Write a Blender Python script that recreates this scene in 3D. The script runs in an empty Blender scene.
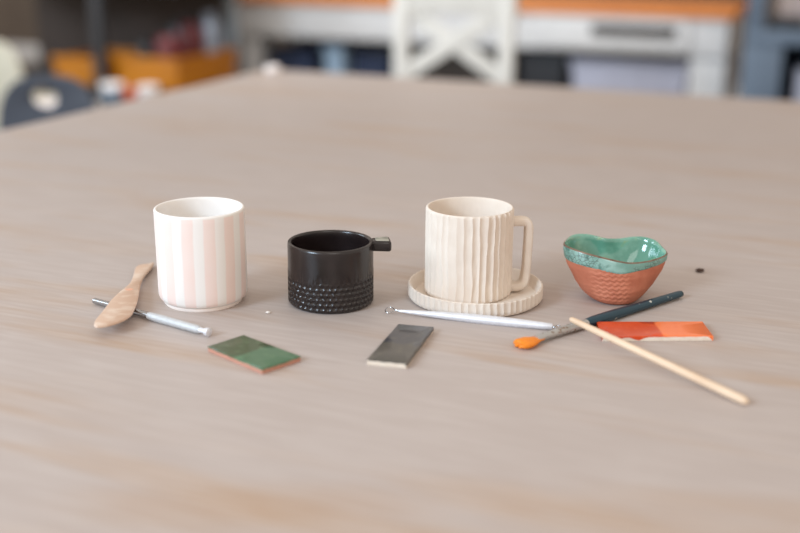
import bpy, bmesh, math, random
from mathutils import Vector, Matrix, noise
random.seed(7)
S = bpy.context.scene
COL = S.collection
PI = math.pi
T = 0.75                      # table top height
CAMH = T + 0.35
PITCH = math.radians(17.0)
F = 50/36*800
FW = Vector((0, math.cos(PITCH), -math.sin(PITCH)))
UP = Vector((0, math.sin(PITCH), math.cos(PITCH)))
CAM = Vector((0, 0, CAMH))

ROLL = math.radians(.5)
def ray(x, y):
    dx, dy = x-400, y-266.5
    dx, dy = dx*math.cos(ROLL)+dy*math.sin(ROLL), dy*math.cos(ROLL)-dx*math.sin(ROLL)
    return FW + Vector((1, 0, 0))*(dx/F) - UP*(dy/F)
def P(x, y, z=0.0):           # surveyed point of the photograph at height z above the table
    d = ray(x, y); t = (T+z-CAMH)/d.z
    return CAM + d*t
# room axes: the table, desk and walls are all turned by the same angle
TH = math.radians(-21.8)
V = Vector((math.cos(TH), math.sin(TH), 0)); N = Vector((-math.sin(TH), math.cos(TH), 0))
O = P(736, 20, -0.05); O.z = 0
def W(x, y, d):               # on a wall-parallel plane at depth d: returns (along, height)
    r = ray(x, y); t = ((O + N*d - CAM).dot(N))/r.dot(N); q = CAM + r*t
    return (q-O).dot(V), q.z
def R3(s, d, z): return O + V*s + N*d + Vector((0, 0, z))

# ---------------------------------------------------------------- materials
def lin(c):
    c = c/255
    return c/12.92 if c <= 0.04045 else ((c+0.055)/1.055)**2.4
def rgb(r, g, b): return (lin(r), lin(g), lin(b), 1)
def nd(nt, t, **k):
    n = nt.nodes.new(t)
    for a, b in k.items(): setattr(n, a, b)
    return n
def mat(name, c1, c2=None, rough=.5, scale=40, stretch=(1, 1, 1), metal=0, bump=0, bscale=200, coat=0, spec=.5, bdist=.0005):
    m = bpy.data.materials.new(name); m.use_nodes = True
    nt = m.node_tree; b = nt.nodes['Principled BSDF']
    tc = nd(nt, 'ShaderNodeTexCoord'); mp = nd(nt, 'ShaderNodeMapping')
    mp.inputs['Scale'].default_value = stretch
    nt.links.new(tc.outputs['Object'], mp.inputs['Vector'])
    no = nd(nt, 'ShaderNodeTexNoise'); no.inputs['Scale'].default_value = scale; no.inputs['Detail'].default_value = 5
    nt.links.new(mp.outputs[0], no.inputs['Vector'])
    cr = nd(nt, 'ShaderNodeValToRGB')
    cr.color_ramp.elements[0].position = .3; cr.color_ramp.elements[1].position = .7
    cr.color_ramp.elements[0].color = c1
    cr.color_ramp.elements[1].color = c2 or tuple(min(1, x*1.12) for x in c1[:3])+(1,)
    nt.links.new(no.outputs['Fac'], cr.inputs['Fac']); nt.links.new(cr.outputs['Color'], b.inputs['Base Color'])
    b.inputs['Roughness'].default_value = rough; b.inputs['Metallic'].default_value = metal
    b.inputs['Specular IOR Level'].default_value = spec
    b.inputs['Coat Weight'].default_value = coat; b.inputs['Coat Roughness'].default_value = .08
    if bump:
        n2 = nd(nt, 'ShaderNodeTexNoise'); n2.inputs['Scale'].default_value = bscale
        nt.links.new(mp.outputs[0], n2.inputs['Vector'])
        bu = nd(nt, 'ShaderNodeBump'); bu.inputs['Strength'].default_value = bump; bu.inputs['Distance'].default_value = bdist
        nt.links.new(n2.outputs['Fac'], bu.inputs['Height']); nt.links.new(bu.outputs[0], b.inputs['Normal'])
    m['ramp'] = cr.name
    return m

def mathn(nt, op, a, b=None, c=None):
    n = nd(nt, 'ShaderNodeMath', operation=op)
    for i, v in enumerate((a, b, c)):
        if v is None: continue
        if isinstance(v, (int, float)): n.inputs[i].default_value = v
        else: nt.links.new(v, n.inputs[i])
    return n.outputs[0]
def mixc(nt, fac, a, b):
    n = nd(nt, 'ShaderNodeMix', data_type='RGBA')
    for k, v in ((0, fac), (6, a), (7, b)):
        if isinstance(v, (int, float, tuple)): n.inputs[k].default_value = v
        else: nt.links.new(v, n.inputs[k])
    return n.outputs[2]
def smooth(nt, v, lo, hi):
    n = nd(nt, 'ShaderNodeMapRange', interpolation_type='SMOOTHSTEP')
    nt.links.new(v, n.inputs[0]); n.inputs[1].default_value = lo; n.inputs[2].default_value = hi
    return n.outputs[0]
def noisen(nt, vec, scale, detail=4):
    n = nd(nt, 'ShaderNodeTexNoise'); n.inputs['Scale'].default_value = scale; n.inputs['Detail'].default_value = detail
    nt.links.new(vec, n.inputs['Vector']); return n.outputs['Fac']

M = {}
# pale plywood table
m = mat('plywood', rgb(200, 176, 164), rough=.4); nt = m.node_tree; b = nt.nodes['Principled BSDF']
tc = nd(nt, 'ShaderNodeTexCoord'); mp = nd(nt, 'ShaderNodeMapping'); mp.inputs['Scale'].default_value = (1.1, 7, 1)
mp.inputs['Rotation'].default_value = (0, 0, .22)
nt.links.new(tc.outputs['Object'], mp.inputs['Vector'])
n0 = nd(nt, 'ShaderNodeTexNoise'); n0.inputs['Scale'].default_value = 2.2; n0.inputs['Detail'].default_value = 4; n0.inputs['Distortion'].default_value = .6
nt.links.new(mp.outputs[0], n0.inputs['Vector'])
mp2 = nd(nt, 'ShaderNodeMapping'); mp2.inputs['Scale'].default_value = (5, 60, 1); mp2.inputs['Rotation'].default_value = (0, 0, .22)
nt.links.new(tc.outputs['Object'], mp2.inputs['Vector'])
fine = noisen(nt, mp2.outputs[0], 3, 6)
col = mixc(nt, smooth(nt, n0.outputs['Fac'], .46, .74), rgb(178, 165, 158), rgb(176, 152, 133))
TI = (Matrix.Translation(Vector((P(267, 69).x, P(267, 69).y, 0))) @ Matrix.Rotation(TH, 4, 'Z')).inverted()
psep = nd(nt, 'ShaderNodeSeparateXYZ'); nt.links.new(tc.outputs['Object'], psep.inputs[0])
for px, py, rx, ry, am in ((255, 508, .12, .035, .55),):   # tan figure in the veneer
    q = TI @ P(px, py); rot = -TH
    dx = mathn(nt, 'SUBTRACT', psep.outputs[0], q.x); dy = mathn(nt, 'SUBTRACT', psep.outputs[1], q.y)
    ux = mathn(nt, 'ADD', mathn(nt, 'MULTIPLY', dx, math.cos(rot)/rx), mathn(nt, 'MULTIPLY', dy, math.sin(rot)/rx))
    uy = mathn(nt, 'SUBTRACT', mathn(nt, 'MULTIPLY', dy, math.cos(rot)/ry), mathn(nt, 'MULTIPLY', dx, math.sin(rot)/ry))
    dd = mathn(nt, 'SQRT', mathn(nt, 'ADD', mathn(nt, 'MULTIPLY', ux, ux), mathn(nt, 'MULTIPLY', uy, uy)))
    dd = mathn(nt, 'ADD', dd, mathn(nt, 'MULTIPLY', mathn(nt, 'SUBTRACT', n0.outputs['Fac'], .5), 1.4))
    col = mixc(nt, mathn(nt, 'MULTIPLY', smooth(nt, dd, 1.25, .25), am), col, rgb(172, 140, 112))
col = mixc(nt, mathn(nt, 'MULTIPLY', smooth(nt, fine, .35, .75), .42), col, rgb(198, 188, 182))
spots = noisen(nt, tc.outputs['Object'], 14, 3)
col = mixc(nt, mathn(nt, 'MULTIPLY', smooth(nt, spots, .6, .8), .2), col, rgb(194, 184, 178))
nt.links.new(col, b.inputs['Base Color'])
b.inputs['Specular IOR Level'].default_value = .5
rr = nd(nt, 'ShaderNodeMapRange'); nt.links.new(fine, rr.inputs[0]); rr.inputs[3].default_value = .42; rr.inputs[4].default_value = .56
nt.links.new(rr.outputs[0], b.inputs['Roughness'])
M['ply'] = m
M['ply_edge'] = mat('plywood_edge', rgb(190, 160, 135), rough=.6, stretch=(1, 1, 40))

# striped porcelain
m = mat('striped_porcelain', rgb(240, 234, 226), rough=.5, bump=.1); nt = m.node_tree; b = nt.nodes['Principled BSDF']
tc = nd(nt, 'ShaderNodeTexCoord'); sp = nd(nt, 'ShaderNodeSeparateXYZ'); nt.links.new(tc.outputs['Object'], sp.inputs[0])
ang = mathn(nt, 'ARCTAN2', sp.outputs[1], sp.outputs[0])
wob = mathn(nt, 'MULTIPLY', noisen(nt, tc.outputs['Object'], 30, 2), .05)
front = math.atan2(-1.032, .194)
ph = mathn(nt, 'COSINE', mathn(nt, 'MULTIPLY', mathn(nt, 'ADD', mathn(nt, 'ADD', ang, wob), -(front+math.radians(-17))-.025), 13))
fac = smooth(nt, ph, -.4, .15)
wash = mathn(nt, 'ADD', mathn(nt, 'MULTIPLY', noisen(nt, tc.outputs['Object'], 45, 4), .5), .6)
# stripes only on the outside wall, starting just below the rim
rad = mathn(nt, 'SQRT', mathn(nt, 'ADD', mathn(nt, 'MULTIPLY', sp.outputs[0], sp.outputs[0]), mathn(nt, 'MULTIPLY', sp.outputs[1], sp.outputs[1])))
out = mathn(nt, 'GREATER_THAN', rad, .0407)
hi = smooth(nt, sp.outputs[2], .0925, .0905); lo = smooth(nt, sp.outputs[2], .0045, .0060)
fac = mathn(nt, 'MULTIPLY', mathn(nt, 'MULTIPLY', fac, wash), mathn(nt, 'MULTIPLY', out, mathn(nt, 'MULTIPLY', hi, lo)))
nt.links.new(mixc(nt, fac, rgb(238, 233, 228), rgb(239, 216, 207)), b.inputs['Base Color'])
M['stripe'] = m
M['porcelain'] = mat('bare_porcelain', rgb(243, 232, 224), rough=.6)
M['black'] = mat('black_glaze', rgb(24, 17, 17), rgb(36, 27, 26), rough=.25, scale=60, bump=.15, bscale=150, spec=.6)
M['black_pale'] = mat('pale_grey_glaze', rgb(120, 118, 108), rgb(176, 172, 156), rough=.4, scale=180)
M['cream'] = mat('cream_stoneware', rgb(220, 206, 192), rgb(229, 217, 204), rough=.75, scale=50, bump=.25, bscale=500)
M['terra'] = mat('terracotta', rgb(176, 100, 74), rgb(194, 120, 92), rough=.7, scale=70, bump=.3, bscale=500)
M['rimbrown'] = mat('rim_brown', rgb(92, 70, 56), rgb(140, 120, 100), rough=.3, scale=120)
def glaze(name, cs, rough=.1, vor=True, vlo=.02):
    m = mat(name, cs[0], rough=rough, coat=.5); nt = m.node_tree; b = nt.nodes['Principled BSDF']
    tc = nd(nt, 'ShaderNodeTexCoord')
    a = noisen(nt, tc.outputs['Object'], 45, 5); c = mixc(nt, smooth(nt, a, .4, .62), cs[0], cs[1])
    a2 = noisen(nt, tc.outputs['Object'], 90, 4); c = mixc(nt, smooth(nt, a2, .56, .7), c, cs[2])
    if vor:
        v = nd(nt, 'ShaderNodeTexVoronoi', feature='DISTANCE_TO_EDGE'); v.inputs['Scale'].default_value = 270
        nt.links.new(tc.outputs['Object'], v.inputs['Vector'])
        k = mathn(nt, 'MULTIPLY', smooth(nt, v.outputs[0], .09, .02), smooth(nt, noisen(nt, tc.outputs['Object'], 30, 2), .44, .54))
        c = mixc(nt, mathn(nt, 'MULTIPLY', k, .75), c, rgb(60, 66, 62))
    nt.links.new(c, b.inputs['Base Color'])
    return m
M['teal_in'] = glaze('teal_glaze_inside', (rgb(94, 146, 126), rgb(122, 172, 152), rgb(140, 168, 126)), .07, False)
M['teal_out'] = glaze('teal_glaze_band', (rgb(104, 148, 136), rgb(140, 178, 168), rgb(82, 124, 114)), .14)
M['steel'] = mat('steel', rgb(170, 172, 176), rough=.22, metal=1, scale=100)
M['alu'] = mat('satin_aluminium', rgb(222, 224, 230), rough=.42, metal=.45, scale=200)
M['knurl'] = mat('knurled_aluminium', rgb(192, 193, 194), rough=.55, metal=.35, scale=200, bump=.8, bscale=900)
M['beech'] = mat('worn_boxwood', rgb(214, 176, 146), rgb(190, 146, 116), rough=.5, scale=30, stretch=(1, 6, 1))
M['dowel'] = mat('pale_dowel', rgb(228, 202, 174), rgb(216, 186, 156), rough=.55, scale=30, stretch=(1, 1, 1))
M['bristle'] = mat('orange_bristles', rgb(248, 150, 34), rgb(232, 122, 20), rough=.5, scale=60, stretch=(3, 30, 30), bump=.8, bscale=60)
def chipped(name, base, chip, lo, hi, rough, scale, metal=0):
    m = mat(name, base, rough=rough, metal=metal); nt = m.node_tree; b = nt.nodes['Principled BSDF']
    tc = nd(nt, 'ShaderNodeTexCoord'); k = smooth(nt, noisen(nt, tc.outputs['Object'], scale, 6), lo, hi)
    nt.links.new(mixc(nt, k, base, chip), b.inputs['Base Color']); return m
M['handle_teal'] = chipped('chipped_teal_paint', rgb(12, 54, 68), rgb(190, 190, 180), .66, .69, .28, 130)
M['ferrule'] = chipped('stained_ferrule', rgb(180, 178, 174), rgb(134, 110, 92), .52, .62, .35, 260, .5)
M['clay_pink'] = mat('red_clay', rgb(190, 136, 116), rough=.8)
M['clay_cream'] = mat('cream_clay', rgb(232, 220, 204), rgb(222, 206, 188), rough=.8, scale=200)
def two_tone(name, a, b_, pos, soft, rough, spk=None):
    m = mat(name, a, rough=rough); nt = m.node_tree; b = nt.nodes['Principled BSDF']
    tc = nd(nt, 'ShaderNodeTexCoord'); sp = nd(nt, 'ShaderNodeSeparateXYZ'); nt.links.new(tc.outputs['Object'], sp.inputs[0])
    n = noisen(nt, tc.outputs['Object'], 120, 4)
    x = mathn(nt, 'ADD', sp.outputs[0], mathn(nt, 'MULTIPLY', mathn(nt, 'SUBTRACT', n, .5), soft))
    c = mixc(nt, smooth(nt, x, pos-.0012, pos+.0012), a, b_)
    c = mixc(nt, mathn(nt, 'MULTIPLY', smooth(nt, noisen(nt, tc.outputs['Object'], 160, 5), .5, .75), .35), c, spk or rgb(200, 190, 170))
    nt.links.new(c, b.inputs['Base Color']); b.inputs['Coat Weight'].default_value = .3
    return m
M['g_green'] = two_tone('green_glaze', rgb(62, 80, 50), rgb(68, 106, 76), 0, .002, .42, rgb(110, 140, 100))
M['g_grey'] = two_tone('charcoal_glaze', rgb(64, 64, 68), rgb(76, 72, 66), 0.004, .01, .3, rgb(112, 106, 88))
M['g_orange'] = two_tone('orange_glaze', rgb(206, 64, 8), rgb(244, 122, 62), 0.004, .001, .25, rgb(232, 100, 40))
M['crumb'] = mat('dried_clay', rgb(70, 52, 44), rough=.9)
M['crumb_pale'] = mat('pale_clay', rgb(228, 222, 214), rough=.9)
# background
M['wpaint'] = mat('white_paint', rgb(206, 205, 204), rough=.5, scale=6)
M['chairpaint'] = mat('ivory_paint', rgb(206, 202, 194), rough=.5, scale=8)
M['deskwood'] = mat('orange_pine', rgb(222, 140, 72), rgb(206, 122, 58), rough=.4, scale=8, stretch=(1, 12, 1))
M['dark'] = mat('shade_and_box_brown', rgb(46, 37, 30), rough=.7)
M['brown'] = mat('dark_brown_panel', rgb(66, 54, 48), rgb(56, 48, 43), rough=.7, scale=6)
M['rackmetal'] = mat('dark_steel', rgb(46, 46, 48), rough=.5, scale=10)
M['amber'] = mat('amber_plastic', rgb(188, 116, 6), rgb(176, 106, 4), rough=.45, scale=6)
M['charcoal'] = mat('charcoal_plastic', rgb(58, 62, 72), rough=.6, scale=8)
M['ivoryp'] = mat('ivory_plastic', rgb(184, 178, 160), rough=.5, scale=8)
M['whitep'] = mat('white_plastic', rgb(236, 228, 224), rough=.4, scale=8)
M['red'] = mat('red_plastic', rgb(112, 34, 36), rgb(76, 24, 26), rough=.4, scale=20)
M['blackp'] = mat('black_plastic', rgb(26, 26, 30), rough=.4, scale=20)
M['navy'] = mat('navy_fabric', rgb(42, 52, 76), rough=.8, scale=20)
M['lblue'] = mat('pale_blue_plastic', rgb(150, 172, 192), rough=.4, scale=10)
M['lav'] = mat('lavender_plastic', rgb(172, 174, 190), rough=.4, scale=10)
M['bluegrey'] = mat('blue_grey_enamel', rgb(96, 110, 126), rgb(84, 98, 114), rough=.45, scale=6)
M['greyp'] = mat('grey_enamel', rgb(128, 134, 138), rough=.5, scale=6)
M['silver'] = mat('grey_lid', rgb(150, 158, 170), rough=.35, metal=.5)
M['copper'] = mat('orange_tape', rgb(214, 100, 60), rough=.5)
M['floor'] = mat('concrete_floor', rgb(120, 112, 104), rgb(140, 130, 122), rough=.6, scale=3)
M['wall'] = mat('wall_plaster', rgb(90, 78, 68), rgb(100, 88, 76), rough=.8, scale=3)

# ---------------------------------------------------------------- mesh helpers
def link(name, bm, mats, parent=None, smooth_=True, loc=None, rotz=0):
    bmesh.ops.recalc_face_normals(bm, faces=bm.faces)
    me = bpy.data.meshes.new(name); bm.to_mesh(me); bm.free()
    for f in (mats if isinstance(mats, (list, tuple)) else [mats]): me.materials.append(f)
    o = bpy.data.objects.new(name, me); COL.objects.link(o)
    if smooth_:
        me.polygons.foreach_set('use_smooth', [True]*len(me.polygons))
        try: me.set_sharp_from_angle(angle=math.radians(38))
        except Exception: pass
    if parent: o.parent = parent
    if loc is not None: o.location = loc
    o.rotation_euler.z = rotz
    return o
def thing(name, label, cat, loc=(0, 0, 0), rotz=0, group=None):
    o = bpy.data.objects.new(name, None); COL.objects.link(o); o.empty_display_size = .02
    o.location = loc; o.rotation_euler.z = rotz; return tag(o, label, cat, group)
def tag(o, label, cat, group=None):
    o['label'] = label; o['category'] = cat
    if group: o['group'] = group
    return o
def struct(o): o['kind'] = 'structure'; return o
def box(bm, x0, x1, y0, y1, z0, z1, bev=0, mi=0, mtx=None):
    t = bmesh.new()
    vs = [t.verts.new((x, y, z)) for z in (z0, z1) for x, y in ((x0, y0), (x1, y0), (x1, y1), (x0, y1))]
    for f in ((3, 2, 1, 0), (4, 5, 6, 7), (0, 1, 5, 4), (1, 2, 6, 5), (2, 3, 7, 6), (3, 0, 4, 7)):
        t.faces.new([vs[i] for i in f])
    if bev: bmesh.ops.bevel(t, geom=list(t.edges), offset=bev, segments=2, affect='EDGES', profile=.6)
    if mtx: bmesh.ops.transform(t, matrix=mtx, verts=t.verts)
    merge(bm, t, mi)
def merge(bm, t, mi=0):
    t.verts.index_update(); mp = [bm.verts.new(v.co) for v in t.verts]
    for f in t.faces:
        g = bm.faces.new([mp[v.index] for v in f.verts]); g.material_index = mi
    t.free()
def grid(bm, rows, closed_u=True, cap0=False, cap1=False, mi=0):
    vr = [[bm.verts.new(p) for p in r] for r in rows]
    n = len(rows[0])
    for a, b_ in zip(vr, vr[1:]):
        for i in range(n if closed_u else n-1):
            j = (i+1) % n
            f = bm.faces.new((a[i], a[j], b_[j], b_[i])); f.material_index = mi(i, a, b_) if callable(mi) else mi
    for c, r in ((cap0, vr[0]), (cap1, vr[-1])):
        if c:
            ce = sum((v.co for v in r), Vector())/n; cv = bm.verts.new(ce)
            for i in range(n): bm.faces.new((r[i], r[(i+1) % n], cv))
    return vr
def lathe(bm, prof, seg=96, disp=None, cap0=True, cap1=True):
    rows = []
    for r, z in prof:
        row = []
        for i in range(seg):
            a = 2*PI*i/seg; rr = r + (disp(a, r, z) if disp else 0)
            row.append((rr*math.cos(a), rr*math.sin(a), z))
        rows.append(row)
    grid(bm, rows, cap0=cap0, cap1=cap1)
def arc(cx, cz, r, a0, a1, n):
    return [(cx+r*math.cos(math.radians(a0+(a1-a0)*k/n)), cz+r*math.sin(math.radians(a0+(a1-a0)*k/n))) for k in range(n+1)]
def tube(bm, pts, rad, seg=16, flat=1.0, up=Vector((0, 0, 1)), closed=False, ex=2):
    pts = [Vector(p) for p in pts]
    if not hasattr(rad, '__len__'): rad = [rad]*len(pts)
    rows = []; L = len(pts)
    for k, p in enumerate(pts):
        if closed: t = pts[(k+1) % L]-pts[k-1]
        else: t = pts[min(k+1, L-1)]-pts[max(k-1, 0)]
        t.normalize(); sd = t.cross(up); sd.normalize(); u2 = sd.cross(t)
        row = []
        for i in range(seg):
            a = 2*PI*i/seg; c, s = math.cos(a), math.sin(a)
            if ex != 2:
                c = math.copysign(abs(c)**(2/ex), c); s = math.copysign(abs(s)**(2/ex), s)
            row.append(p + sd*(rad[k]*c) + u2*(rad[k]*flat*s))
        rows.append(row)
    if closed: rows.append(rows[0]); grid(bm, rows); bmesh.ops.remove_doubles(bm, verts=bm.verts, dist=1e-6)
    else: grid(bm, rows, cap0=True, cap1=True)
def prism(bm, pts, z0, z1, bev=0, mtx=None, mi=0):
    t = bmesh.new()
    a = [t.verts.new((x, y, z0)) for x, y in pts]; b_ = [t.verts.new((x, y, z1)) for x, y in pts]
    n = len(pts); t.faces.new(a[::-1]); t.faces.new(b_)
    for i in range(n): t.faces.new((a[i], a[(i+1) % n], b_[(i+1) % n], b_[i]))
    bmesh.ops.recalc_face_normals(t, faces=t.faces)
    if bev:
        es = [e for e in t.edges if abs(e.verts[0].co.z-e.verts[1].co.z) < 1e-7]
        bmesh.ops.bevel(t, geom=es, offset=bev, segments=3, affect='EDGES', profile=.5)
    if mtx: bmesh.ops.transform(t, matrix=mtx, verts=t.verts)
    merge(bm, t, mi)
def crom(pts, per=8, closed=False):
    out = []; n = len(pts); pts = [Vector(p) for p in pts]
    for i in range(n if closed else n-1):
        g = (lambda k: pts[k % n]) if closed else (lambda k: pts[max(0, min(n-1, k))])
        p0, p1, p2, p3 = g(i-1), g(i), g(i+1), g(i+2)
        for k in range(per):
            t = k/per
            out.append(.5*((2*p1)+(p2-p0)*t+(2*p0-5*p1+4*p2-p3)*t*t+(3*p1-p0-3*p2+p3)*t**3))
    if not closed: out.append(pts[-1])
    return out
def local(o_loc, rotz, pts):
    Mi = (Matrix.Translation(o_loc) @ Matrix.Rotation(rotz, 4, 'Z')).inverted()
    return [Mi @ Vector(p) for p in pts]

# ---------------------------------------------------------------- room
bm = bmesh.new(); box(bm, -7, 6, -9, 2.2, -.05, 0); struct(link('floor', bm, M['floor'], loc=R3(0, 0, 0), rotz=TH))
bm = bmesh.new(); box(bm, -7, 6, 2.2, 2.3, 0, 3); struct(link('wall_back', bm, M['wall'], loc=R3(0, 0, 0), rotz=TH))
bm = bmesh.new(); box(bm, -.06, .06, 2.15, 2.2, 0, .1)
bm.free(); bm = bmesh.new(); box(bm, -7, 6, 2.18, 2.2, 0, .12, .004); struct(link('baseboard_back', bm, M['wpaint'], loc=R3(0, 0, 0), rotz=TH))

# ---------------------------------------------------------------- table
C = P(267, 69); C.z = 0
tab = thing('work_table', 'large pale plywood work table carrying the four pots and the tools', 'table', C, TH)
LX, LY, TK = 1.75, 2.9, .022
bm = bmesh.new(); box(bm, 0, LX, -LY, 0, T-TK, T, .002); link('tabletop', bm, M['ply'], tab)
bm = bmesh.new(); box(bm, .06, LX-.06, -.085, -.06, T-.12, T-TK-.0005, .002); box(bm, .06, LX-.06, -LY+.06, -LY+.085, T-.12, T-TK-.0005, .002)
box(bm, .06, .085, -LY+.086, -.086, T-.12, T-TK-.0005, .002); box(bm, LX-.085, LX-.06, -LY+.086, -.086, T-.12, T-TK-.0005, .002)
link('apron', bm, M['ply_edge'], tab)
for x in (.088, LX-.158):
    for y in (-.158, -LY+.088):
        bm = bmesh.new(); box(bm, x, x+.07, y, y+.07, 0, T-TK-.0005, .004); link('leg', bm, M['ply_edge'], tab)

# ---------------------------------------------------------------- striped cup
pos = P(203.6, 300)
cup = thing('striped_cup', 'white handleless cup with soft pink vertical stripes, leftmost pot', 'cup', pos)
r, H = .0425, .0938
prof = [(.0360, .0036), (.0390, .0042), (.0411, .0062), (.0423, .0095)]
prof += [(r, .0095+(H-.0018-.0095)*k/14) for k in range(1, 15)]
prof += arc(r-.0017, H-.0018, .0017, 0, 180, 6)[1:]
prof += [(r-.0036, H-.006), (r-.0040, .03), (r-.0044, .013), (r-.007, .0085), (r-.014, .0068), (.012, .0066)]
bm = bmesh.new(); lathe(bm, prof, 128, lambda a, r_, z: .00025*math.sin(2*a+1)+.0002*math.sin(3*a+z*40)); link('body', bm, M['stripe'], cup)
bm = bmesh.new(); lathe(bm, [(.0330, .0037), (.0330, .001), (.0345, 0), (.0362, 0), (.0374, .0012), (.0376, .0040)], 96, cap0=False, cap1=False)
bmesh.ops.holes_fill(bm, edges=bm.edges, sides=0)
bm.free(); bm = bmesh.new(); lathe(bm, [(.0345, .0), (.0366, .0), (.0376, .0012), (.0378, .0041)], 96); link('foot_ring', bm, M['porcelain'], cup)

# ---------------------------------------------------------------- black cup with tab handle
pos = P(331, 301)
cup = thing('espresso_cup', 'short black cup with dimpled lower band and small flat tab handle', 'cup', pos)
r, H = .0413, .0616
NA, rowh = 46, .0050
def dimp(a, r_, z):
    if r_ < r-.001 or z > .0325 or z < .003: return .0002*math.sin(3*a)
    k = (z-.0035)/rowh; row = math.floor(k); v = k-row
    if row > 5: return 0
    
    u = a*NA/(2*PI)+.5*(row % 2)+.18*noise.noise((row*3.1, a*3, 0)); u -= math.floor(u)
    jit = (.1 if row == 5 else .75)+.5*noise.noise((math.floor(a*NA/(2*PI))*1.7, row*2.3, 5))
    du, dv = (u-.5)/.44, (v-.5)/.44
    d = du*du+dv*dv
    return -(.0013*jit*max(0, 1-d)**.6)+.0002*math.exp(-((d-1.15)/.35)**2)
zs = [.003+(.0325-.003)*k/52 for k in range(53)]
prof = [(r-.006, 0), (r-.0028, .0002), (r-.0012, .0010), (r-.0003, .0022)]+[(r, z) for z in zs]
prof += [(r, .036+(H-.003-.036)*k/5) for k in range(6)]+arc(r-.0021, H-.0022, .0021, 0, 180, 6)[1:]
prof += [(r-.0045, H-.008), (r-.005, .02), (r-.0065, .009), (r-.012, .0062), (.01, .0058)]
bm = bmesh.new(); lathe(bm, prof, 400, dimp); link('body', bm, M['black'], cup)
bm = bmesh.new()
hp = [(.0385, -.0060), (.046, -.0080), (.0545, -.0100), (.0572, -.0096), (.0582, -.0078), (.0584, .0080), (.0572, .0098), (.0545, .0104), (.046, .0084), (.0385, .0064)]
prism(bm, hp, H-.0108, H-.0004, .0024)
ha = math.radians(8)
bmesh.ops.rotate(bm, verts=bm.verts, cent=(0, 0, 0), matrix=Matrix.Rotation(ha, 3, 'Z'))
hd = link('handle', bm, M['black'], cup)
bm = bmesh.new(); prism(bm, [(.0435, -.0050), (.0548, -.0078), (.0562, -.0070), (.0564, .0074), (.0550, .0082), (.0435, .0056)], H-.0008, H-.0001, .0002)  # thin paler grey sheet on the handle's top face
bmesh.ops.rotate(bm, verts=bm.verts, cent=(0, 0, 0), matrix=Matrix.Rotation(ha, 3, 'Z'))
o = link('pale_patch', bm, M['black_pale'], hd); o['label'] = 'pale greyish top of the handle'

# ---------------------------------------------------------------- saucer and fluted mug
pos = P(475, 297)
sau = thing('saucer', 'round cream saucer with a fluted edge under the fluted mug', 'saucer', pos)
def flute(n, dep, seed, wob=.25):
    def f(a, z):
        ph = a*n/(2*PI)+wob*noise.noise((a*3, z*25, seed))+.12*noise.noise((a*9, z*60, seed+3))
        k = math.floor(ph); u = ph-k
        dd = dep*(.65+.5*noise.noise((k*1.37, seed, z*10)))
        return -dd*(1-(2*u-1)**2)
    return f
fs = flute(62, .0018, 9)
R_ = .0667; SH = .0155
def ds(a, r_, z):
    return fs(a % (2*PI), z) if (r_ > R_-.0015 and z > .0008) else .0003*math.sin(4*a)
prof = [(.058, 0), (.0625, .0002), (.0645, .0015)]+[(R_-.0008, .0026)]+[(R_, .004+(SH-.0048)*k/6) for k in range(7)]
prof += arc(R_-.0019, SH-.0010, .0010, 60, 180, 4)+[(R_-.0042, SH-.0025), (R_-.0052, .0075), (R_-.007, .0048), (R_-.014, .0040), (.02, .0038)]
prof = [q for q in prof]
bm = bmesh.new(); lathe(bm, prof, 620, ds); link('dish', bm, M['cream'], sau)
mp_ = P(468.6, 295.5); mp_.z = T+.0042
mp_.x = P(467.3, 294)[0]
mug = thing('fluted_mug', 'tall cream mug with carved vertical flutes and squared loop handle', 'mug', mp_)
r, H = .0430, .0873
fm = flute(36, .0018, 2, .3)
def dm(a, r_, z):
    a %= 2*PI
    if r_ < r-.0012: return .0004*math.sin(2*a+.5)
    side = .5+.9*max(0, math.cos(a+.35))       # carving runs deeper on the handle side
    return fm(a, z)*side*1.25
prof = [(r-.010, 0), (r-.0025, .0002), (r-.0005, .0016)]+[(r, .0025+(H-.0042)*k/30) for k in range(31)]
prof += arc(r-.0022, H-.0015, .0012, 60, 180, 4)+[(r-.0042, H-.006), (r-.0046, .02), (r-.007, .007), (r-.015, .0048), (.01, .0045)]
bm = bmesh.new(); lathe(bm, prof, 680, dm); link('body', bm, M['cream'], mug)
hc = crom([(r-.0022, 0, .0718), (r+.006, 0, .0722), (r+.0118, 0, .0716), (r+.0148, 0, .0682), (r+.0154, 0, .060), (r+.0148, 0, .042), (r+.0142, 0, .024), (r+.0122, 0, .0110), (r+.006, 0, .0058), (r-.0022, 0, .0054)], 6)
bm = bmesh.new(); rows = []
for k, p in enumerate(hc):
    t = (hc[min(k+1, len(hc)-1)]-hc[max(k-1, 0)]).normalized(); sd = Vector((0, 1, 0)); n2 = sd.cross(t)
    row = []
    for i in range(20):
        a = 2*PI*i/20; c, s = math.cos(a), math.sin(a)
        c = math.copysign(abs(c)**.55, c); s = math.copysign(abs(s)**.55, s)
        row.append(p+n2*(.0043*c)+sd*(.0072*s)+Vector((1, 0, 0))*.0003*noise.noise(p*60))
    rows.append(row)
grid(bm, rows, cap0=True, cap1=True)
bmesh.ops.rotate(bm, verts=bm.verts, cent=(0, 0, 0), matrix=Matrix.Rotation(math.radians(3), 3, 'Z'))
link('handle', bm, M['cream'], mug)

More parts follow.
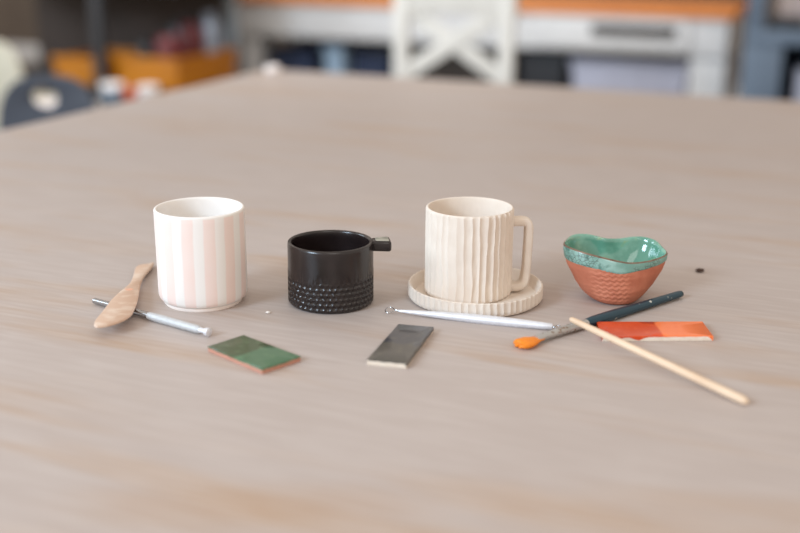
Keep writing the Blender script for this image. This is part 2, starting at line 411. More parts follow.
# ---------------------------------------------------------------- pinched bowl
bc = P(614.5, 299.8)
bowl = thing('pinched_bowl', 'small terracotta bowl with wavy rim and glossy teal glaze, rightmost pot', 'bowl', bc)
rimpx = [(564.4, 244.4, .054), (568, 237.8, .055), (575.6, 234.4, .056), (587, 234.2, .055), (596, 236, .053), (606, 238.4, .051), (619, 238.6, .050), (634, 236.9, .051), (645, 237.1, .051),
         (656, 240.3, .050), (663, 246.5, .048), (667.6, 254.2, .045), (652.5, 260.6, .043), (634, 263.2, .043), (620.6, 261.8, .045), (605.6, 258.4, .048), (587, 253.6, .051), (573.8, 249.2, .053)]
rim = [P(x-.6, y, z)-bc for x, y, z in rimpx]
rim = crom(rim[::-1], 16, True)
K = len(rim)
prf = [(0, .30), (.02, .42), (.06, .52), (.12, .60), (.2, .68), (.35, .79), (.5, .865), (.65, .94), (.8, .985), (.92, 1.0), (1, 1.0)]
def sc(t):
    for (a, x), (b_, y) in zip(prf, prf[1:]):
        if t <= b_+1e-9:
            q = (t-a)/(b_-a); return x+(y-x)*q
    return 1
def outer(i, t, off=0.0, tex=True):
    q = rim[i]; h = Vector((q.x, q.y, 0)); R0 = h.length; d = h.normalized()
    s = sc(t)
    # blend wavy rim outline into a rounder foot
    rr = R0*s*(t**.5)+.047*s*(1-t**.5)
    z = q.z*t
    if tex and t < .82:
        az = math.atan2(q.y, q.x)
        msk = math.exp(-((az+PI/2+.33)/.72)**4)*min(1, t*5)
        w = math.sin(2*PI*(z/.0044+.2*math.sin(az*24+1.5*math.floor(z/.0044))))
        rr += msk*.0005*w+.0004*noise.noise((q.x*60, q.y*60, t*4))
    return d*(rr+off)+Vector((0, 0, z))
tband = [.76+.10*max(0, math.cos(math.atan2(q.y, q.x)))-.01+.02*noise.noise((q.x*70, q.y*70, 1)) for q in rim]
bm = bmesh.new()
rows = [[outer(i, 0)*.6 for i in range(K)]]+[[outer(i, tt) for i in range(K)] for tt in [k/70*.94 for k in range(71)]]
rows += [[outer(i, .94, -.0012) for i in range(K)]]+[[outer(i, .9, -.0024, False) for i in range(K)]]
def inner(i, t, off):
    v = outer(i, t, 0, False); h = Vector((v.x, v.y, 0)); L = h.length
    return h.normalized()*max(.004, L-off)+Vector((0, 0, max(v.z, .0058+.0*t)))
for t in (.7, .5, .3, .15): rows.append([inner(i, t, .0026) for i in range(K)])
rows.append([Vector((inner(i, .1, .0026).x*.6, inner(i, .1, .0026).y*.6, .0045)) for i in range(K)])
grid(bm, rows, cap0=True, cap1=True); link('body', bm, M['terra'], bowl)
bm = bmesh.new()
rows = []
for q in range(9):
    rows.append([outer(i, tband[i]+(.985-tband[i])*q/8, .0001 if q == 0 else .0007-.0003*(q > 6), False)+Vector((0, 0, 0)) for i in range(K)])
zr = []
def rimpt(i, t, off, dz=0):
    v = outer(i, t, -off, False); return v+Vector((0, 0, dz))
rows.append([rimpt(i, 1, .0002, -.0001) for i in range(K)])
n_out = len(rows)-1
rows.append([rimpt(i, 1, .0012, .0005) for i in range(K)])
rows.append([rimpt(i, 1, .0024, 0) for i in range(K)])
for t in (.97, .92, .85, .77, .68, .58, .48, .38, .28, .2, .14): rows.append([inner(i, t, .0034) for i in range(K)])
rows.append([Vector((inner(i, .14, .0034).x*.7, inner(i, .14, .0034).y*.7, .0062)) for i in range(K)])
bm2 = bm; vr = [[bm.verts.new(p) for p in r_] for r_ in rows]
for k in range(len(rows)-1):
    for i in range(K):
        j = (i+1) % K; f = bm.faces.new((vr[k][i], vr[k][j], vr[k+1][j], vr[k+1][i]))
        f.material_index = 0 if k < n_out-1 else (2 if k <= n_out else 1)
cv = bm.verts.new((0, 0, .0060))
for i in range(K): f = bm.faces.new((vr[-1][i], vr[-1][(i+1) % K], cv)); f.material_index = 1
o = link('glaze', bm, [M['teal_out'], M['teal_in'], M['rimbrown']], bowl); o['label'] = 'glossy teal glaze with a thin brown rim line'

# ---------------------------------------------------------------- test tiles
def tile(name_label, top_px, th, clay, gl, drip, dripside=None, tilt=0):
    cs = [P(x, y, th) for x, y in top_px]          # order: 0-1 = long side, going around
    c = sum(cs, Vector())/4; c.z = T
    ax = ((cs[1]-cs[0])+(cs[2]-cs[3])).normalized(); rz = math.atan2(ax.y, ax.x)
    t = thing('glaze_test_tile', name_label, 'tile', c, rz, 'glazed test tiles lying in front of the pots')
    q = [(v.x, v.y) for v in local(c, rz, cs)]
    bm = bmesh.new(); prism(bm, q, 0, th-.0003, .0004); link('clay_body', bm, clay, t)
    ring = []
    for k in range(4):
        a, b_ = Vector(q[k]), Vector(q[(k+1) % 4])
        for s in range(24): ring.append((a.lerp(b_, s/24), k))
    ctr = Vector((sum(p[0] for p in q)/4, sum(p[1] for p in q)/4))
    rows = []
    bot, mid, top = [], [], []
    for p, k in ring:
        d = (p-ctr).normalized()
        dr = drip(k, p, q)
        bot.append(Vector((*(p+d*.00035), th-dr))); mid.append(Vector((*(p+d*.0004), th-.0004))); top.append(Vector((*(p-d*.0004), th+.0002)))
    inn = [Vector((*(ctr+(Vector(v[:2])-ctr)*.5), th+.0003)) for v in top]
    bt = [Vector((*(p-(p-ctr).normalized()*.0006), v.z)) for (p, k), v in zip(ring, bot)]
    bm = bmesh.new(); grid(bm, [bt, bot, mid, top, inn], cap1=True); link('glaze_coat', bm, gl, t)
    return t
def dr_green(k, p, q): return .0012+.0006*noise.noise((p.x*150, p.y*150, 0))
def dr_grey(k, p, q): return (.0006 if k == 1 else .0034)+.0006*noise.noise((p.x*200, p.y*200, 0))
def dr_or(k, p, q):
    if k != 0: return .0045
    u = (p.x-q[0][0])/(q[1][0]-q[0][0])
    return .0007+.0032*max(math.exp(-((u-.10)/.05)**2), .9*math.exp(-((u-.32)/.04)**2))+.0006*(u < .4)+.0005*noise.noise((u*20, 0, 0))
tile('green glazed test tile, darker olive on its left half, in front of the black cup', [(208, 346.3), (262, 369), (300.5, 356.3), (243.6, 335)], .0048, M['clay_pink'], M['g_green'], dr_green)
tile('charcoal grey glazed test tile with a bare cream front edge', [(398.5, 324), (367, 359.5), (406.5, 363.5), (433.5, 327)], .0050, M['clay_cream'], M['g_grey'], dr_grey)
tile('orange glazed test tile, deep red orange left half, beside the teal brush handle', [(603, 336.5), (713, 335.8), (702.5, 321.6), (597, 321.8)], .0050, M['clay_cream'], M['g_orange'], dr_or)

# ---------------------------------------------------------------- tools
def axis_thing(name, label, cat, a, b_, group=None):
    d = b_-a; rz = math.atan2(d.y, d.x)
    base = a.lerp(b_, .5); base.z = T
    t = thing(name, label, cat, base, rz, group)
    la, lb = local(base, rz, [a, b_]); return t, la, lb
def seg_tube(nm, m_, t, la, lb, keys, **kw):     # keys: (fraction, radius)
    bm = bmesh.new(); tube(bm, [la.lerp(lb, u) for u, _ in keys], [r_ for _, r_ in keys], **kw)
    return link(nm, bm, m_, t)
# needle tool under the wooden knife
a, b_ = P(94, 300.5, .0035), P(209.5, 332.5, .0045)
t, la, lb = axis_thing('needle_tool', 'slim metal clay tool with grey knurled grip under the wooden knife', 'tool', a, b_)
lc = la.copy()
seg_tube('shaft', M['steel'], t, la, lb, [(0, .0020), (.005, .0028), (.30, .0029), (.50, .0031), (.53, .0031)], seg=20)
seg_tube('grip', M['knurl'], t, la, lb, [(.49, .0030), (.50, .0036), (.52, .0038), (.60, .0040), (.90, .0038), (.925, .0032)], seg=24)
seg_tube('end_cap', M['alu'], t, la, lb, [(.92, .0030), (.945, .0022), (.955, .0022), (.975, .0036), (.995, .0040), (1.0, .0030)], seg=24)

# wooden modelling knife, tail on the table, belly over the needle tool
A0 = P(151, 264, .0015); B0 = P(138, 311, .0068+.0006)
out_px = [(93.9, 325.0), (95.5, 320.5), (101, 314), (111, 301), (120, 292), (129.5, 283.5), (133.5, 274), (135, 268), (137.5, 265.3), (142, 264), (148, 263.3), (152.6, 261.8), (154, 263.2), (149, 270.3), (144, 276.5), (140.5, 285), (138.3, 298), (135.6, 307), (131, 316), (120.5, 322.3), (107.5, 326.3), (98, 327.6), (95, 327.0)]
out_px = [(x, y-1.8*min(1, max(0, (y-262)/40))) for x, y in out_px]
d1 = (B0-A0).normalized(); nrm = d1.cross(Vector((1, 0, 0))); nrm = -nrm if nrm.z < 0 else nrm; nrm.normalize()
def PL(x, y):
    r0 = ray(x, y); tt = (A0+nrm*.0032-CAM).dot(nrm)/r0.dot(nrm); return CAM+r0*tt
pw = [PL(x, y) for x, y in out_px]
xa = d1; ya = nrm.cross(xa)
kn = thing('modelling_knife', 'pale wooden modelling knife with a curved blade left of the striped cup', 'knife', (A0.x, A0.y, T))
org = A0
p2 = crom([((p-org).dot(xa), (p-org).dot(ya), 0) for p in pw], 5, True)
bm = bmesh.new()
ctrx = sum((p for p in p2), Vector())/len(p2)
n_ = len(p2)
def shrink(k, d):
    tg = (p2[(k+1) % n_]-p2[k-1]).normalized(); nn = Vector((-tg.y, tg.x, 0))
    return p2[k]+nn*d*SG
area = sum(p2[k].x*p2[(k+1) % n_].y-p2[(k+1) % n_].x*p2[k].y for k in range(n_)); SG = 1 if area > 0 else -1
lay = [(.0014, 0.0006), (.0004, .0009), (0, .0016), (.0003, .0025), (.0012, .0032)]
rws = [[shrink(k, d)+Vector((0, 0, z)) for k in range(n_)] for d, z in lay]
vr = [[bm.verts.new(p) for p in r_] for r_ in rws]
for a_, b2 in zip(vr, vr[1:]):
    for i in range(n_): bm.faces.new((a_[i], a_[(i+1) % n_], b2[(i+1) % n_], b2[i]))
bm.faces.new(vr[0][::-1]); bm.faces.new(vr[-1])
Mx = Matrix((xa, ya, nrm)).transposed().to_4x4(); Mx.translation = org-Vector((A0.x, A0.y, T))
bmesh.ops.transform(bm, matrix=Mx, verts=bm.verts)
link('blade', bm, chipped('stained_boxwood', rgb(204, 172, 148), rgb(216, 192, 172), .45, .65, .5, 60), kn)
bm = bmesh.new()
sx = PL(129.5, 289.5)-org
bmesh.ops.create_circle(bm, cap_ends=True, segments=14, radius=.0040)
for v in bm.verts: v.co *= 1+.35*noise.noise(v.co*500)
e = bmesh.ops.extrude_face_region(bm, geom=list(bm.faces)); bmesh.ops.translate(bm, verts=[g for g in e['geom'] if isinstance(g, bmesh.types.BMVert)], vec=(0, 0, .00015))
Mx2 = Mx.copy(); Mx2.translation = PL(129.5, 289.5)+nrm*.00002-Vector((A0.x, A0.y, T))
bmesh.ops.transform(bm, matrix=Mx2, verts=bm.verts)
o = link('orange_smudge', bm, mat('salmon_slip', rgb(214, 164, 138), rough=.7), kn); o['label'] = 'small salmon smudge of slip'

# loop tool in front of the saucer
a, b_ = P(386, 309.5, .0035), P(560, 327.5, .0035)
t, la, lb = axis_thing('loop_tool', 'thin silver ribbon tool with tiny wire loops in front of the saucer', 'tool', a, b_)
seg_tube('handle', M['alu'], t, la, lb, [(.075, .0011), (.09, .0015), (.2, .0025), (.35, .0036), (.5, .0043), (.62, .0045), (.75, .0042), (.9, .0034), (.955, .0029), (.96, .0022)], seg=24)
L = (lb-la).length
for s_, u0, w in ((-1, .085, .0042), (1, .95, .0030)):
    o0 = la.lerp(lb, u0); ln = L*(u0 if s_ < 0 else 1-u0)
    pts = [o0+Vector((s_*ln*x, w*y, w*.3*y)) for x, y in ((0, .15), (.35, .2), (.6, .8), (.8, 1), (1, .55), (1.03, 0), (1, -.55), (.8, -1), (.6, -.8), (.35, -.2), (0, -.15))]
    bm = bmesh.new(); tube(bm, crom(pts, 4), .00045, seg=8); link('wire_loop', bm, M['steel'], t)

# brush
a, b_ = P(515.5, 345.2, .0045), P(681.5, 293.5, .0045)
t, la, lb = axis_thing('paint_brush', 'worn paint brush with orange bristles and dark teal handle', 'brush', a, b_)
bm = bmesh.new()
bk = [(0.018, .0056), (.022, .0076), (.032, .0088), (.045, .0093), (.07, .0088), (.09, .0072), (.115, .0048), (.14, .0038)]
tube(bm, [la.lerp(lb, u)-Vector((0, 0, .0006)) for u, _ in bk], [r_ for _, r_ in bk], seg=40, flat=.42)
for v in bm.verts:
    v.co.x += .0030*noise.noise((v.co.y*420, v.co.z*300, 0)) if v.co.x < la.x+.012 else 0; v.co.y += .0007*noise.noise((v.co.x*500, v.co.y*500, 0)); v.co.z = max(v.co.z, .0002)
link('bristles', bm, M['bristle'], t)
seg_tube('ferrule', M['ferrule'], t, la, lb, [(.108, .0038), (.113, .0042), (.16, .0039), (.25, .0043), (.33, .0048), (.385, .0047), (.40, .0042)], seg=24, flat=.85)
seg_tube('handle', M['handle_teal'], t, la, lb, [(.385, .0040), (.40, .0048), (.44, .0055), (.55, .0057), (.7, .0049), (.85, .0043), (.975, .0040), (.995, .0036), (1, .0026)], seg=24, flat=.85)
# stick over brush and tile
a, b_ = P(570.5, 319, .0135), P(748, 402.5, .0034)
t, la, lb = axis_thing('wooden_stick', 'pale round wooden stick lying across the brush, rounded at its near end', 'stick', a, b_)
seg_tube('rod', M['dowel'], t, la, lb, [(0, .0016), (.006, .0023), (.03, .0027), (.2, .0030), (.8, .0033), (.955, .0034), (.98, .0032), (.993, .0024), (1, .0010)], seg=24)

# crumbs
def crumb(px, py, s, m_, label, seed):
    c = P(px, py); bm = bmesh.new(); bmesh.ops.create_icosphere(bm, subdivisions=3, radius=1)
    for v in bm.verts:
        v.co *= 1+.4*noise.noise(v.co*1.3+Vector((seed, 0, 0))); v.co = Vector((v.co.x*s, v.co.y*s*.75, v.co.z*s*.45))
    mz = min(v.co.z for v in bm.verts)
    for v in bm.verts: v.co.z -= mz
    tag(link('clay_crumb', bm, m_, loc=c), label, 'crumb')
crumb(699.5, 272, .0045, M['crumb'], 'tiny dark clay crumb on the table right of the bowl', 1)
crumb(268, 313.5, .0022, M['crumb_pale'], 'tiny pale clay crumb left of the black cup', 4)

# small white pot on the far table corner
c = P(273, 73)
bm = bmesh.new(); lathe(bm, [(.013, 0), (.018, .002), (.0205, .009), (.019, .016), (.014, .020), (.0125, .0195), (.015, .015), (.015, .009), (.010, .004)], 40)
tag(link('small_pot', bm, M['whitep'], loc=c), 'small white pot on the far corner of the table', 'pot')

# ---------------------------------------------------------------- background (room axes)
def rthing(name, label, cat, s, d, z=0, group=None, extra=0): return thing(name, label, cat, R3(s, d, z), TH+extra, group)
def part(nm, m_, t, boxes, bev=.004):
    bm = bmesh.new()
    for bb in boxes: box(bm, *bb, bev)
    return link(nm, bm, m_, t)
# desk
s0 = W(238, 30, 0)[0]; DL = -s0
desk = rthing('writing_desk', 'long white desk with an orange wooden top behind the white chair', 'desk', s0, 0)
part('desktop', M['deskwood'], desk, [(-.02, DL+.0, -.02, .75, T-.05, T)], .008)
zb = .525
lw = W(725, 60, 0)[0]-W(689, 60, 0)[0]; LE = W(725, 60, 0)[0]-s0
part('apron', M['wpaint'], desk, [(.0, LE, .01, .04, zb, T-.051), (.0, LE, .69, .72, zb, T-.051), (.0, .03, .041, .689, zb, T-.051), (LE-.03, LE, .041, .689, zb, T-.051)])
sl0, sl1 = W(592, 31, 0)[0]-s0, W(677, 31, 0)[0]-s0
dz = W(635, 31, 0)[1]
dw = part('drawer', M['wpaint'], desk, [(sl0-.28, sl1+.06, -.012, .0095, zb+.015, T-.06)])
part('slot_shade', M['dark'], dw, [(sl0, sl1, -.020, -.0125, dz-.028, dz+.028)], .003)  # solid dark strip painted as the shade inside the drawer's recess
for x0, x1 in ((0, .10), (LE-lw, LE)):
    for y0 in (0.0, .67):
        part('leg', M['wpaint'], desk, [(x0, x1, y0+.0405 if y0 == 0 else y0-.08, y0+.12 if y0 == 0 else y0+.019, 0, T-.051)])
# white cross back chair
DC = -1.75
cl, cr_ = W(393, 40, DC)[0], W(513, 40, DC)[0]
cw = cr_-cl
ch = rthing('cross_back_chair', 'ivory painted wooden chair with an X shaped back at the white desk', 'chair', (cl+cr_)/2, DC)
zt = W(455, 19, DC)[1]; zc = W(455, 43, DC)[1]; zl = zc-(zt+.03-zc)
hw = cw/2
for sg in (-1, 1):
    x0, x1 = (-hw, -hw+.052) if sg < 0 else (hw-.052, hw)
    part('rear_leg', M['chairpaint'], ch, [(x0, x1, 0, .035, 0, .96)], .006)
    x0, x1 = (-hw, -hw+.045) if sg < 0 else (hw-.045, hw)
    part('front_leg', M['chairpaint'], ch, [(x0, x1, .36, .40, 0, .43)], .006)
bm = bmesh.new()
pts = [(-hw-.004, .965)]+[(-hw+cw*k/12, .975+.02*math.sin(PI*k/12)) for k in range(13)]+[(hw+.004, .965), (hw+.004, zt-.008)]+[(hw-cw*k/12, zt-.012+.028*math.sin(PI*k/12)) for k in range(1, 12)]+[(-hw-.004, zt-.008)]
prism(bm, pts, -.008, .022, .004, Matrix.Rotation(PI/2, 4, 'X') @ Matrix.Translation((0, 0, -.03))); link('top_rail', bm, M['chairpaint'], ch)
for k, sg in enumerate((-1, 1)):
    Lx = cw-.08; dzz = (zt+.035-zc)*2; an = math.atan2(dzz, Lx)*sg; ln = math.hypot(Lx, dzz)
    bm = bmesh.new(); box(bm, -ln/2, ln/2, -.008, .008, -.029, .029, .004)
    bmesh.ops.transform(bm, matrix=Matrix.Translation((0, .0175+(.0 if k == 0 else .004), zc)) @ Matrix.Rotation(an, 4, 'Y'), verts=bm.verts)
    link('cross_slat', bm, M['chairpaint'], ch)
part('lower_rail', M['chairpaint'], ch, [(-hw+.0, hw, .006, .028, zl-.09, zl-.04)])
part('seat', M['chairpaint'], ch, [(-hw, hw, .036, .42, .43, .46)], .01)
part('seat_frame', M['chairpaint'], ch, [(-hw+.01, hw-.01, .05, .40, .38, .4295)])

# arched school chairs on the left
def arch_chair(label, pxl, pxr, pytop, D, m_, hole, extra=0):
    s1, s2 = W(pxl, pytop, D)[0], W(pxr, pytop, D)[0]; zt = W((pxl+pxr)/2, pytop, D)[1]; w = (s2-s1)/2
    t = rthing('plastic_chair', label, 'chair', (s1+s2)/2, D, 0, None, extra)
    zb = zt-.34
    op = [(-w*.8, zb), (w*.8, zb)]+[(w*math.copysign(abs(math.cos(a))**.7, math.cos(a)), zt-.17+.17*math.sin(a)**.8 if 0 < a < PI else zt-.17) for a in [PI*k/24 for k in range(25)]]
    bm = bmesh.new()
    if hole:
        hx, hz, ha_, hb_ = hole; hz = zt-hz
        n = 64; rows_o = []; rows_i = []
        for k in range(n):
            a = 2*PI*k/n; dx, dz_ = math.cos(a), math.sin(a)
            # ray from hole centre to the outline
            best = None; Lp = len(op)
            for i in range(Lp):
                x1, z1 = op[i]; x2, z2 = op[(i+1) % Lp]
                ex, ez = x2-x1, z2-z1; det = dx*(-ez)+ex*dz_
                if abs(det) < 1e-12: continue
                tt = ((x1-hx)*(-ez)+ex*(z1-hz))/det; uu = (dx*(z1-hz)-dz_*(x1-hx))/det
                if tt > 0 and -1e-6 <= uu <= 1+1e-6 and (best is None or tt > best): best = tt
            rows_o.append((hx+dx*best, hz+dz_*best)); rows_i.append((hx+ha_*dx, hz+hb_*dz_))
        def ln_(pts, y): return [Vector((x, y, z)) for x, z in pts]
        def midp(a_, b__, q): return [(x1+(x2-x1)*q, z1+(z2-z1)*q) for (x1, z1), (x2, z2) in zip(a_, b__)]
        rws = [ln_(rows_o, .004), ln_(midp(rows_o, rows_i, .05), 0), ln_(midp(rows_o, rows_i, .93), 0), ln_(rows_i, .004), ln_(rows_i, .014), ln_(midp(rows_o, rows_i, .93), .018), ln_(midp(rows_o, rows_i, .05), .018), ln_(rows_o, .014), ln_(rows_o, .004)]
        grid(bm, rws); bmesh.ops.remove_doubles(bm, verts=bm.verts, dist=1e-6)
    else:
        prism(bm, op, 0, .018, .004, Matrix.Translation((0, .018, 0)) @ Matrix.Rotation(PI/2, 4, 'X'))
    for v in bm.verts: v.co.y += -.9*v.co.x**2/(w*6)
    link('backrest', bm, m_, t)
    part('seat', m_, t, [(-w, w, .02, .38, .43, .455)], .01)
    part('seat_stem', m_, t, [(-w*.6, w*.6, .0, .022, .42, zb+.01)], .004)
    for x in (-w+.015, w-.015):
        for y in (.04, .36):
            bm = bmesh.new(); tube(bm, [(x, y, .43), (x*1.08, y, .0)], .011, seg=12, up=Vector((0, 1, 0))); link('leg', bm, M['rackmetal'], t)
    return t
arch_chair('dark grey plastic chair with an oval hole in its arched back, left of the table', 2, 97, 75, -3.0, M['charcoal'], (-.022, .062, .040, .030), .10)
arch_chair('ivory chair with plain rounded back at the far left edge', -70, 24, 38, -2.25, M['ivoryp'], None)
# white bucket seen through the hole
def bucket(px0, px1, py, D, label, m_, h, nm='bucket', cat='bucket', lid=None, stand=0):
    s1, s2 = W(px0, py, D)[0], W(px1, py, D)[0]; r_ = (s2-s1)/2
    z = W((px0+px1)/2, py, D)[1]
    t = rthing(nm, label, cat, (s1+s2)/2, D, z-h if not stand else stand)
    H_ = z-t.location.z
    bm = bmesh.new(); lathe(bm, [(r_*.80, 0), (r_*.84, .004), (r_*.97, H_*.93), (r_*1.02, H_*.935), (r_*1.02, H_*.985), (r_*.98, H_), (r_*.93, H_*.99), (r_*.90, H_*.9), (r_*.78, .012)], 48)
    link('body', bm, m_, t)
    if lid:
        bm = bmesh.new(); lathe(bm, [(r_*1.04, H_-.012), (r_*1.05, H_+.002), (r_*.98, H_+.008), (r_*.5, H_+.009)], 48); link('lid', bm, lid, t)
    return t, H_
b1, h1 = bucket(16, 88, 74, -2.35, 'white bucket on the floor behind the dark grey chair', M['whitep'], .5, stand=.0)
b1.location.z = 0
# shelving rack with amber crates
DR = -1.1
x0 = W(-40, 50, DR)[0]; x1 = W(178, 50, DR)[0]; rw = x1-x0
rack = rthing('shelving_rack', 'dark shelving rack along the back with amber crates on it', 'shelf', x0, DR)
zsh = W(140, 87, DR)[1]-.015; ztop = W(178, -8, DR)[1]
part('shelf_board', M['rackmetal'], rack, [(0, rw, .0, .58, zsh-.02, zsh)])
part('shelf_board', M['rackmetal'], rack, [(0, rw, .0, .58, .08, .10)])
part('shelf_board', M['greyp'], rack, [(0, rw, .0, .58, ztop-.0, ztop+.02)])
part('shelf_board', M['greyp'], rack, [(0, rw, .0, .58, 1.58, 1.6)])
part('back_panel', M['brown'], rack, [(0, rw-.10, .581, .595, 0, 1.62)])
xm = W(101, 30, DR)[0]-x0
for x in (0, xm-.028):
    part('post', M['rackmetal'], rack, [(x, x+(.056 if x == xm-.028 else .04), -.042, -.001, 0, 1.62)])
part('post', M['greyp'], rack, [(rw-.14, rw-.045, .596, .63, 0, 1.62)])
def crate(pxa, pxb, pytop, dep, label, d=DR+.03):
    a_, b__ = W(pxa, pytop, d)[0], W(pxb, pytop, d)[0]; zt = W((pxa+pxb)/2, pytop, d)[1]
    w = b__-a_; h = zt-zsh-.001
    t = rthing('storage_crate', label, 'crate', a_, d, zsh+.0005, 'amber crates on the shelving rack')
    part('front_wall', M['amber'], t, [(0, w, 0, .012, 0, h)]); part('back_wall', M['amber'], t, [(0, w, dep-.012, dep, 0, h)])
    part('side_wall', M['amber'], t, [(0, .012, .0125, dep-.0125, 0, h)]); part('side_wall', M['amber'], t, [(w-.012, w, .0125, dep-.0125, 0, h)])
    part('base', M['amber'], t, [(.0125, w-.0125, .0125, dep-.0125, 0, .01)])
    part('rim', M['amber'], t, [(-.01, w+.01, -.01, .0, h-.025, h+.004), (w, w+.01, 0.0005, dep, h-.025, h+.004)])
    return t, a_, w, h
c1, a1, w1, h1 = crate(116, 176, 58, .54, 'bright amber open crate right of the rack post holding a red jug')
c2, a2, w2, h2 = crate(54, 108, 58, .42, 'amber crate on the rack left of the rack post', DR+.06)
# jug, canister and jar standing in the crate
def jar(pxc, pyt, wpx, d, zb_, m_, lid, label, nm, cat):
    s1 = W(pxc, pyt, d)[0]; r_ = (W(pxc+wpx/2, pyt, d)[0]-W(pxc-wpx/2, pyt, d)[0])/2; zt = W(pxc, pyt, d)[1]
    t = rthing(nm, label, cat, s1, d, zb_); H_ = zt-zb_
    bm = bmesh.new(); lathe(bm, [(r_*.9, 0), (r_, .006), (r_, H_*.72), (r_*.85, H_*.84), (r_*.5, H_*.92)], 40); link('body', bm, m_, t)
    bm = bmesh.new(); lathe(bm, [(r_*.56, H_*.90), (r_*.58, H_*.99), (r_*.5, H_)], 32); link('cap', bm, lid, t)
    return t, r_, H_
zf = zsh+.012
jg, jr, jH = jar(166, 30, 20, DR+.14, zf, M['red'], M['blackp'], 'dark red jug with a loop handle standing in the amber crate', 'plastic_jug', 'jug')
bm = bmesh.new(); tube(bm, crom([(jr*.7, 0, jH*.86), (jr*1.2, 0, jH*.84), (jr*1.4, 0, jH*.6), (jr*1.2, 0, jH*.35), (jr*.9, 0, jH*.3)], 6), .010, seg=10, up=Vector((0, 1, 0))); link('handle', bm, M['red'], jg)
jar(145, 38, 16, DR+.14, zf, M['blackp'], M['blackp'], 'black canister standing in the amber crate left of the jug', 'canister', 'canister')
jar(190, 16, 22, DR+.38, zf, M['red'], M['blackp'], 'tall dark red bottle at the back of the amber crate', 'plastic_bottle', 'bottle')
jar(209, 12, 18, DR+.49, zf, M['silver'], M['silver'], 'tall silver grey tin at the back right of the amber crate', 'storage_tin', 'tin')
jar(176, 22, 14, DR+.44, zf, M['greyp'], M['rackmetal'], 'grey tin at the back left of the amber crate behind the jug', 'storage_tin', 'tin')
# tubs on a low trolley between rack and table
d = -2.0
zt_ = W(130, 101, d)[1]-.015
sA, sB = W(92, 99, d)[0], W(182, 99, d)[0]
tr = rthing('low_trolley', 'low dark trolley holding small tubs between rack and table', 'trolley', sA, d-.08)
part('tray', M['rackmetal'], tr, [(0, sB-sA, 0, .36, zt_-.02, zt_)])
for x in (.01, sB-sA-.03):
    for y in (.01, .33): part('leg', M['rackmetal'], tr, [(x, x+.02, y, y+.02, 0, zt_-.0205)], .002)
for (pa, pb, py, m_, lid, lb_) in ((103, 122, 85, M['lblue'], M['whitep'], 'pale blue tub with white lid on the low trolley'), (124, 137, 88, M['copper'], None, 'small orange tub on the low trolley'), (138, 157, 86, M['whitep'], None, 'white tub on the low trolley, rightmost of its three tubs')):
    bucket(pa, pb, py, d+.1, lb_, m_, .1, 'paint_tub', 'tub', lid, stand=zt_+.0005)
# grey cabinet between rack and desk
d = .35
gA, gB = W(214, 30, d)[0], W(243, 30, d)[0]
gc = rthing('filing_cabinet', 'grey metal cabinet between the rack and the white desk', 'cabinet', gA-.12, d)
gw = gB-gA+.1
part('carcass', M['greyp'], gc, [(0, gw, .02, .45, 0, 1.25)])
for z in (.06, .46, .86):
    dwr = part('drawer', M['greyp'], gc, [(.015, gw-.015, .0, .0195, z, z+.36)])
    part('handle', M['silver'], dwr, [(gw/2-.05, gw/2+.05, -.02, -.0005, z+.26, z+.28)], .003)
# under the desk
def bin_(pxa, pxb, pyt, d, m_, label, nm, cat, lid=None, dep=.32):
    a_, b__ = W(pxa, pyt, d)[0], W(pxb, pyt, d)[0]; zt = W((pxa+pxb)/2, pyt, d)[1]; w = b__-a_
    t = rthing(nm, label, cat, (a_+b__)/2, d)
    bm = bmesh.new(); bb = []
    t2 = bmesh.new(); vs = []
    k = .88
    for z, q in ((0, k), (zt-.03, 1)):
        vs.append([t2.verts.new((x*q, dep/2+y*q, z)) for x, y in ((-w/2, -dep/2), (w/2, -dep/2), (w/2, dep/2), (-w/2, dep/2))])
    t2.faces.new(vs[0][::-1]); t2.faces.new(vs[1])
    for i in range(4): t2.faces.new((vs[0][i], vs[0][(i+1) % 4], vs[1][(i+1) % 4], vs[1][i]))
    bmesh.ops.bevel(t2, geom=list(t2.edges), offset=.012, segments=3, affect='EDGES', profile=.6)
    merge(bm, t2); link('body', bm, m_, t)
    part('lid', lid or m_, t, [(-w/2-.012, w/2+.012, -.012, dep+.012, zt-.0295, zt)], .008)
    return t
bin_(572, 688, 62, .10, M['lav'], 'wide lavender storage box under the right half of the desk', 'storage_box', 'box', M['lav'])
bin_(324, 342, 46, .10, M['lblue'], 'narrow pale blue bin under the desk, left of the white chair', 'storage_bin', 'bin')
bin_(270, 312, 50, .14, M['navy'], 'navy storage box under the left end of the desk', 'storage_box', 'box')
bin_(352, 388, 48, .14, M['navy'], 'very dark navy box under the desk beside the white chair', 'storage_box', 'box', M['blackp'])
bin_(520, 566, 52, .12, M['blackp'], 'black box under the desk right of the white chair', 'storage_box', 'box')
bin_(410, 500, 52, .16, M['dark'], 'dark brown box under the desk behind the white chair', 'storage_box', 'box')
part('modesty_panel', M['brown'], desk, [(.105, LE-lw-.015, .60, .615, .05, T-.06)])
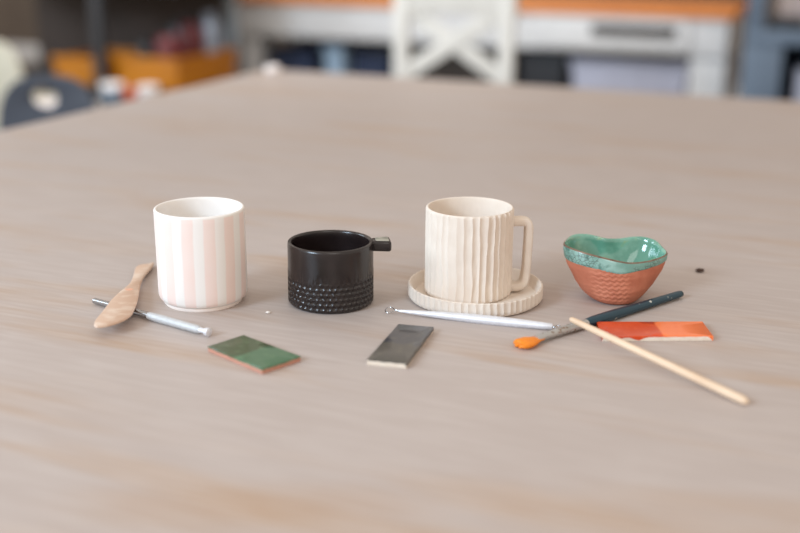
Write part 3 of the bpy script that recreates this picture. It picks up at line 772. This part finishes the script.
# blue grey machine frame on the right
d = -.55
fA = W(744, 40, d)[0]
pw_ = W(764, 20, d)[0]-fA; pl_ = W(781, 70, d)[0]-fA
zb1, zb2 = W(780, 45, d)[1], W(780, 31, d)[1]
mc = rthing('steel_workbench', 'blue grey steel bench frame at the right edge beside the desk', 'workbench', fA, d)
WB = 1.1
part('post', M['bluegrey'], mc, [(0, pw_, 0, .05, zb2+.0005, 1.5)])
part('leg_panel', M['bluegrey'], mc, [(0, pl_, 0, .05, 0, zb1-.0005)])
part('leg_panel', M['bluegrey'], mc, [(WB-pl_, WB, 0, .05, 0, zb1-.0005)])
part('side_panel', M['bluegrey'], mc, [(0, .02, .0505, .6, 0, zb1-.0005)])
part('bench_top', M['bluegrey'], mc, [(0, WB, -.01, .62, zb1, zb2)])
part('shelf', M['bluegrey'], mc, [(.021, WB-pl_-.001, .06, .58, .10, .12)])
part('back_sheet', M['navy'], mc, [(.021, WB, .59, .6, .0, zb1-.0005)])
a_, b__ = W(768, 25, d+.2)[0]-fA, W(806, 25, d+.2)[0]-fA
t = rthing('black_case', 'small black case lying on the blue grey bench', 'case', fA+a_, d+.12, zb2)
bm = bmesh.new(); box(bm, 0, b__-a_, 0, .14, 0.0005, .045, .012); link('body', bm, M['blackp'], t)
part('handle', M['blackp'], t, [((b__-a_)/2-.04, (b__-a_)/2+.04, -.016, -.0005, .018, .030)], .004)
t = rthing('grey_carton', 'large pinkish grey carton on the bench behind the black case', 'box', fA+pw_+.03, d+.32, zb2+.0005)
part('carton_body', mat('grey_card', rgb(176, 162, 158), rough=.8, scale=10), t, [(0, .5, 0, .26, 0, .40)])
part('lid', mat('grey_card_lid', rgb(186, 174, 170), rough=.8, scale=10), t, [(-.006, .506, -.006, .266, .4005, .43)])
t = rthing('storage_box', 'lavender grey box standing inside the blue grey bench frame', 'box', W(797, 70, d+.1)[0], d+.1, .1205)
part('body', M['lav'], t, [(0, .4, 0, .3, 0, .40)]); part('lid', M['lav'], t, [(-.005, .405, -.005, .305, .4005, .42)])

# ---------------------------------------------------------------- light
w = bpy.data.worlds.new('World'); S.world = w; w.use_nodes = True
bg = w.node_tree.nodes['Background']; bg.inputs[0].default_value = (1.0, .88, .77, 1); bg.inputs[1].default_value = .76
def area(name, loc, target, sx, sy, power, col):
    l = bpy.data.lights.new(name, 'AREA'); l.shape = 'RECTANGLE'; l.size = sx; l.size_y = sy; l.energy = power; l.color = col
    o = bpy.data.objects.new(name, l); COL.objects.link(o); o.location = loc
    o.rotation_euler = (Vector(target)-Vector(loc)).to_track_quat('-Z', 'Y').to_euler()
    return o
area('window_light_left', (-3.9, -2.3, 3.1), (0, 1.2, .75), 1.7, 1.5, 225, (.62, .81, 1))
area('window_light_side', (-5.8, 2.4, 3.0), (0, 1.6, .75), 2.6, 2.0, 125, (.70, .86, 1))
area('window_light_front', (.6, -2.0, 2.9), (0.1, 1.3, .75), 1.6, 1.2, 14, (1, .97, .94))
area('desk_fill_light', (-.9, 3.6, 2.6), (-.5, 5.8, .5), 1.8, .6, 40, (.95, .98, 1))  # added fill lamp that brightens the desk front, no fixture there

# ---------------------------------------------------------------- camera
cd = bpy.data.cameras.new('Camera'); cd.lens = 50; cd.sensor_width = 36
co = bpy.data.objects.new('Camera', cd); COL.objects.link(co); co.location = CAM
co.rotation_euler = (Matrix.Rotation(PI/2-PITCH, 3, 'X') @ Matrix.Rotation(ROLL, 3, 'Z')).to_euler()
cd.dof.use_dof = True; cd.dof.focus_distance = 1.06; cd.dof.aperture_fstop = 2.1
cd.clip_start = .01
S.camera = co
S.view_settings.view_transform = 'Standard'; S.view_settings.look = 'None'; S.view_settings.gamma = 1
S.view_settings.use_curve_mapping = False; S.view_settings.exposure = 0.16
